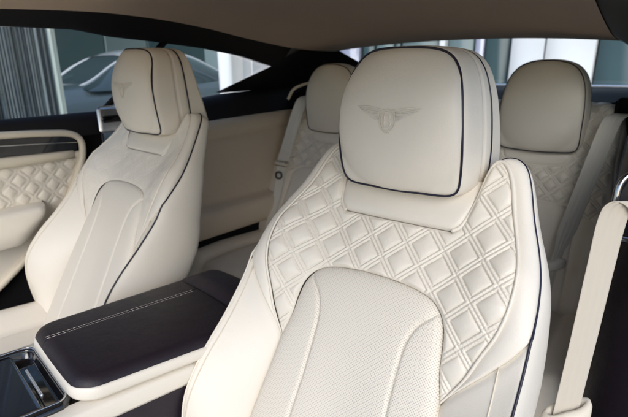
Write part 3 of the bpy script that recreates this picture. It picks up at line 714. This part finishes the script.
def on_seat(S0, T, pts): return np.array([T(u, v, d)+np.array(S0) for u, v, d in pts])
RA, RB = (.012, 1.25, .745), (-.945, 1.25, .745)
rbA = thing('seat_belt', 'slack shaded seat belt with knotted buckle across the rear seat behind the nearest seat', 'seat belt'); rbA['group'] = 'rear seat belts'
P = on_seat(RA, TR, [(.262,.16,.02),(.244,.13,.075),(.228,.09,.09),(.203,-.08,.10),(.176,-.27,.105),(.156,-.42,.108),(.150,-.52,.10),(.147,-.62,.06),(.14,-.70,.03)])
strap(P, [(1,.06,0)]*5+[(.95,.2,0),(.8,.5,.1),(.8,.5,.1),(.8,.5,.1)], np.interp(np.linspace(0, 1, 80), [0,.55,.62,1], [.060,.056,.032,.03])).build('webbing', 'belt', rbA, uv=True)
q = P[5]
mb = MB(); 
rows = []
for z, k in ((-.02,.2),(-.018,.8),(-.012,1),(.010,1),(.016,.85),(.018,.2)):
    rows.append([q+np.array((.95,.3,0))*(math.cos(t)*.036*k)+np.array((-.3,.9,0))*(math.sin(t)*.013*k)+np.array((0,.1,1))*(z+.01*math.cos(t)) for t in a[::2]])
mb.grid(rows, cv=True); mb.tube(spl([q+np.array(v) for v in ((-.02,-.014,.0),(-.034,-.016,-.016),(-.042,-.014,-.036),(-.030,-.014,-.030),(-.016,-.016,-.012))], 24), .0045, 7)
mb.build('buckle', 'belt', rbA)
mb = MB(); g0 = np.array(TR(.262, .165, .03))+np.array(RA); mb.box(g0-np.array((.035,.02,.02)), g0+np.array((.06,.05,.045)), .012); mb.build('belt_guide', 'blacktrim', rbA)
rbB = thing('seat_belt', 'cream rear seat belt with small metal tongue in the far rear corner', 'seat belt'); rbB['group'] = 'rear seat belts'
P = on_seat(RB, TR, [(-.19,.20,-.01),(-.198,.17,.04),(-.205,.12,.058),(-.212,-.02,.062),(-.214,-.2,.064),(-.20,-.32,.064),(-.20,-.45,.06),(-.205,-.62,.05)])
strap(P, [(.9,.43,0)]*8, np.interp(np.linspace(0, 1, 80), [0,.5,.6,1], [.064,.06,.04,.036])).build('webbing', 'belt', rbB, uv=True)
q = P[4]+np.array((0,-.004,0))
mb = MB(); mb.box(q-np.array((.042,.022,.014)), q+np.array((.042,.01,.014)), .008); mb.build('belt_stop', 'trimcream', rbB)
q = P[5]+np.array((.012,-.012,.06))
mb = MB(); sq = np.array([(-.012,.012),(.012,.012),(.012,-.014),(-.012,-.014)]); mb.tube(spl([q+np.array((.9,.43,0))*x+np.array((0,0,1))*z for x, z in sq], 24, True), .005, 6, True); mb.build('tongue', 'darkmetal', rbB)
g0 = np.array(TR(-.20, .20, .0))+np.array(RB)
mb = MB(); mb.tube(spl([g0+np.array(v) for v in ((-.075,-.10,-.02),(-.06,-.07,.03),(-.02,-.03,.055),(.04,.02,.07),(.08,.06,.07))], 30), .008, 8); mb.build('belt_guide', 'trimcream', rbB)
lg = thing('belt_guide', 'silver belt guide with black slot behind the far front seat', 'belt guide', (-1.29, .28, .88))
mb = MB(); mb.box((-.012,-.055,-.05), (.012,.055,.05), .014); mb.build('guide_plate', 'satin', lg)
mb = MB(); q = rrect(-.042, .05, -.009, .009, .008, .008); rings(mb, q, [(.004, .010), (.004, .0135), (.0, .0145), (-.006, .0145)], lambda u, v, d: np.stack([d+0*u, u, v+.002], -1)); mb.build('slot', 'gloss', lg)

# ------------------------------------------------------------------ outside
def struct(o): o['kind'] = 'structure'; return o
g = mk('pavement', [(-90,-90,-.5),(90,-90,-.5),(90,90,-.5),(-90,90,-.5)], [(0,1,2,3)], 'ground', smooth=False); struct(g)
class BB(MB):
    def __init__(s, o): MB.__init__(s); s.o = np.array(o)
    def build(s, *a, **k): s.V = [tuple(np.array(p)-s.o) for p in s.V]; return MB.build(s, *a, **k)
BO = (-4.1, 0, -.5)
ls = thing('louvre_screen', 'tall screen of thin grey vertical louvres with a pale end post', 'screen', BO)
mb = BB(BO); mb2 = BB(BO); y = -2.5
while y < 1.33:
    w = rng.uniform(.008, .013); x0 = -4.13+rng.uniform(-.02, .02); (mb2 if rng.random() < .3 else mb).box((x0, y, -.45), (x0+.05, y+w, 3.5), .002); y += w+rng.uniform(.010, .022)
mb.build('louvre', 'slat', ls); mb2.build('pale_louvre', 'slatpale', ls)
mb = BB(BO); mb.box((-4.16, 1.36, -.48), (-4.04, 1.398, 3.55), .004); mb.build('post', 'paleframe', ls)
mb = BB(BO); mb.box((-4.16, -2.55, 3.5), (-4.04, 1.40, 3.6), .004); mb.build('rail', 'slat', ls)
mb = BB(BO); mb.box((-4.16, -2.55, -.5), (-4.04, 1.36, -.45), .004); mb.build('rail', 'slat', ls)
BO = (-11, 6, -.5)
bl = thing('building', 'long teal building front standing behind the coupe that stands in for a reflection', 'building', BO)
mb = BB(BO); mb.box((-12, -2, -.49), (-11, 16, 5.5), .01); mb.build('wall', 'teal', bl)
yy = -1.8; k = 0
while yy < 15.5:
    w = (1.7, 1.2, 2.1, .9)[k % 4]; mb = BB(BO); mb.box((-11, yy, -.48), (-10.94, yy+w-.06, 5.2), .01)
    mb.build('dark_panel' if 7.2 < yy+w/2 < 9.5 or k % 5 == 4 else 'panel', 'darkteal' if 7.2 < yy+w/2 < 9.5 or k % 5 == 4 else 'teal', bl); yy += w; k += 1
BO = (-4.2, 4, -.5)
wb = thing('building', 'bright white corner building beyond the small rear side window', 'building', BO)
mb = BB(BO); mb.box((-4.2, 3.36, -.48), (-3.95, 3.66, 3.55), .06); mb.build('pier', 'whitewall', wb)
mb = BB(BO); mb.box((-4.19, 3.45, -.48), (-4.0, 5.6, 3.55), .01); mb.build('wall', 'whitewall', wb)
mb = BB(BO); mb.box((-4.0, 3.80, .75), (-3.985, 4.8, 1.7), .004); mb.build('wall_panel', 'palewall', wb)
rb = thing('building', 'far building with teal glass and white piers seen through the rear window', 'building', (-2, 9, -.5))
BO2 = (-2, 9, -.5)
mb = BB(BO2); mb.box((-14, 9.0, -.49), (8, 10, 5), .01); mb.build('wall', 'slatback', rb)
segs = [(-14,-6.1,'teal','window'),(-6.05,-5.5,'lavpaint','panel'),(-5.40,-5.10,'darkteal','window'),(-5.06,-4.62,'teal','window'),(-4.60,-4.45,'darkteal','mullion'),(-4.42,-3.56,'teal','window'),(-3.54,-3.40,'whitewall','pier'),
        (-3.38,-2.85,'teal','window'),(-2.83,-2.64,'lavpaint','panel'),(-2.62,-2.14,'darkteal','window'),(-2.12,-1.53,'palewall','pier'),(-1.52,-.72,'whitewall','pier'),(-.70,-.05,'darkteal','window'),(-.03,.35,'teal','window'),(.37,3,'darkteal','window')]
for x0, x1, m, nm in segs:
    mb = BB(BO2); mb.box((x0, 8.9-(.1 if nm == 'pier' else 0), -.48), (x1, 9.0, 4.9), .02); mb.build(nm, m, rb)

pc = thing('reflected_car', 'solid coupe standing in for a faint car reflection, between the louvre screen and the teal building', 'car', (-8.35, 4.5, -.5)); pc.scale = (1, 1.0, 1.13)  # solid car added in place of a faint reflection in the window
st = np.array([  # y, half width, hood/deck height, lower height
 (-2.85,.62,.62,.30),(-2.78,.80,.86,.22),(-2.5,.98,1.02,.20),(-1.9,1.08,1.13,.20),(-1.2,1.13,1.20,.20),(-.6,1.15,1.24,.20),(.3,1.15,1.26,.20),(1.2,1.16,1.28,.20),(2.0,1.14,1.30,.22),(2.6,1.05,1.24,.26),(2.9,.92,1.10,.34),(2.98,.80,.9,.42)])
q = splu(st, 6); rows = []
for y, w, h, lo in q:
    row = []
    for t in np.linspace(0, 2*np.pi, 56, endpoint=False):
        cx, cz = math.cos(t), math.sin(t); zc = (h+lo)/2
        row.append((w*np.sign(cx)*abs(cx)**.42*(1-.06*(cz > 0)*cz), y, zc+(h-lo)/2*np.sign(cz)*abs(cz)**.55))
    rows.append(row)
mb = MB(); mb.grid(rows, cv=True)
for r0 in (rows[0], rows[-1]): k = len(mb.V); mb.add(r0, [tuple(range(len(r0)))])
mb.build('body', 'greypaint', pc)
gh = np.array([(-1.2,.92,1.15),(-.9,.95,1.28),(-.5,.92,1.52),(-.1,.88,1.68),(.4,.86,1.76),(.9,.85,1.75),(1.4,.83,1.65),(1.9,.80,1.47),(2.4,.80,1.27)])
q = splu(gh, 6); rows = []
for y, w, h in q:
    row = []
    for t in np.linspace(0, np.pi, 41): cx, cz = math.cos(t), math.sin(t); row.append((np.sign(cx)*abs(cx)**.5*(w+.17*(1-cz)), y, 1.1+(h-1.1)*abs(cz)**.6))
    rows.append(row)
mb = MB(); mb.grid(rows); mb.build('window', 'darkglass', pc)
rows2 = [[(x*1.004, y, z+.008) for x, y, z in row[13:28]] for row in rows[16:36]]
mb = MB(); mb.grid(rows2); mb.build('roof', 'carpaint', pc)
mb = MB()
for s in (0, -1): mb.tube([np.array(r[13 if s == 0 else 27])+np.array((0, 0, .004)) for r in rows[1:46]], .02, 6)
mb.build('roof_highlight', 'carpaint', pc)  # white lines painted in for the reflection's bright roofline
for sx in (-1, 1):
    for y in (-1.85, 1.85):
        a = np.linspace(0, 2*np.pi, 40, endpoint=False); mb = MB()
        mb.grid([[(sx*(1.155-d), y+r*math.cos(t), .43+r*math.sin(t)) for t in a] for r, d in ((.43,.24),(.43,.03),(.40,.0),(.33,.0),(.32,.02))], cv=True); wh = mb.build('wheel', 'rubber', pc)
        mb = MB(); mb.grid([[(sx*(1.145-d), y+r*math.cos(t)*(1), .43+r*math.sin(t)) for t in a] for r, d in ((.325,.01),(.30,.0),(.26,.05),(.08,.04),(.07,.0),(.005,.0))], cv=True); mb.build('rim', 'satin', wh)
    mb = MB(); a = np.linspace(0, 2*np.pi, 24, endpoint=False); c0 = np.array((sx*.74, -2.70, .66))
    mb.grid([[c0+np.array((k*math.cos(t)*.13, -d, k*math.sin(t)*.12)) for t in a] for k, d in ((1,.0),(1,.06),(.8,.09),(.05,.1))], cv=True); mb.build('headlight', 'satin', pc)

# ------------------------------------------------------------------ camera, light
def finish():
    K = .8                                  # everything above was laid out 1.25 times too large
    for o in list(COL.objects):
        if o.parent is None and o.type in ('MESH', 'EMPTY'):
            o.location = [c*K for c in o.location]; o.scale = [c*K for c in o.scale]
    cam = bpy.data.cameras.new('camera'); co = bpy.data.objects.new('camera', cam); COL.objects.link(co); S.camera = co
    y, p, r = R(37.115), R(-16.87), R(-.41)
    from mathutils import Matrix, Vector
    fw = Vector((-math.sin(y)*math.cos(p), math.cos(y)*math.cos(p), math.sin(p))); rt = Vector((math.cos(y), math.sin(y), 0)); up = rt.cross(fw)
    rt2 = math.cos(r)*rt+math.sin(r)*up; up2 = -math.sin(r)*rt+math.cos(r)*up
    m = Matrix((rt2, up2, -fw)).transposed().to_4x4(); m.translation = Vector((.377, -.655, 1.05))*K; co.matrix_world = m
    cam.sensor_width = 36; cam.lens = 454.3/628*36; cam.clip_start = .02; cam.clip_end = 500
    cam.dof.use_dof = True; cam.dof.focus_distance = .62; cam.dof.aperture_fstop = 8.0
    w = bpy.data.worlds.new('World'); S.world = w; w.use_nodes = True; nt = w.node_tree
    bg = nt.nodes['Background']; sky = nt.nodes.new('ShaderNodeTexSky'); sky.sky_type = 'NISHITA'; sky.sun_disc = False
    el, az = R(SUN_EL), R(SUN_AZ)           # azimuth measured from +Y towards +X
    sky.sun_elevation = el; sky.sun_rotation = az; sky.air_density = 1.; sky.dust_density = 1.2; sky.ozone_density = 1.6
    nt.links.new(sky.outputs[0], bg.inputs[0]); bg.inputs[1].default_value = SKY
    l = bpy.data.lights.new('sun', 'SUN'); l.energy = SUN; l.angle = R(SUN_ANG); l.color = (1, .975, .94)
    lo = bpy.data.objects.new('sun', l); COL.objects.link(lo)
    d = Vector((math.sin(az)*math.cos(el), math.cos(az)*math.cos(el), math.sin(el))); lo.rotation_euler = d.to_track_quat('Z', 'Y').to_euler()
    S.view_settings.view_transform = 'Standard'; S.view_settings.look = 'None'; S.view_settings.exposure = EXPO; S.view_settings.gamma = 1
    S.cycles.max_bounces = 10; S.cycles.diffuse_bounces = 6; S.cycles.glossy_bounces = 4; S.cycles.transparent_max_bounces = 12
    S.cycles.use_denoising = True; S.cycles.sample_clamp_indirect = 6
    try: S.cycles.denoiser = 'OPENIMAGEDENOISE'
    except Exception: pass
SUN_EL, SUN_AZ, SUN, SUN_ANG, SKY, EXPO = 33, 141, 1.1, 40, .135, .57
finish()
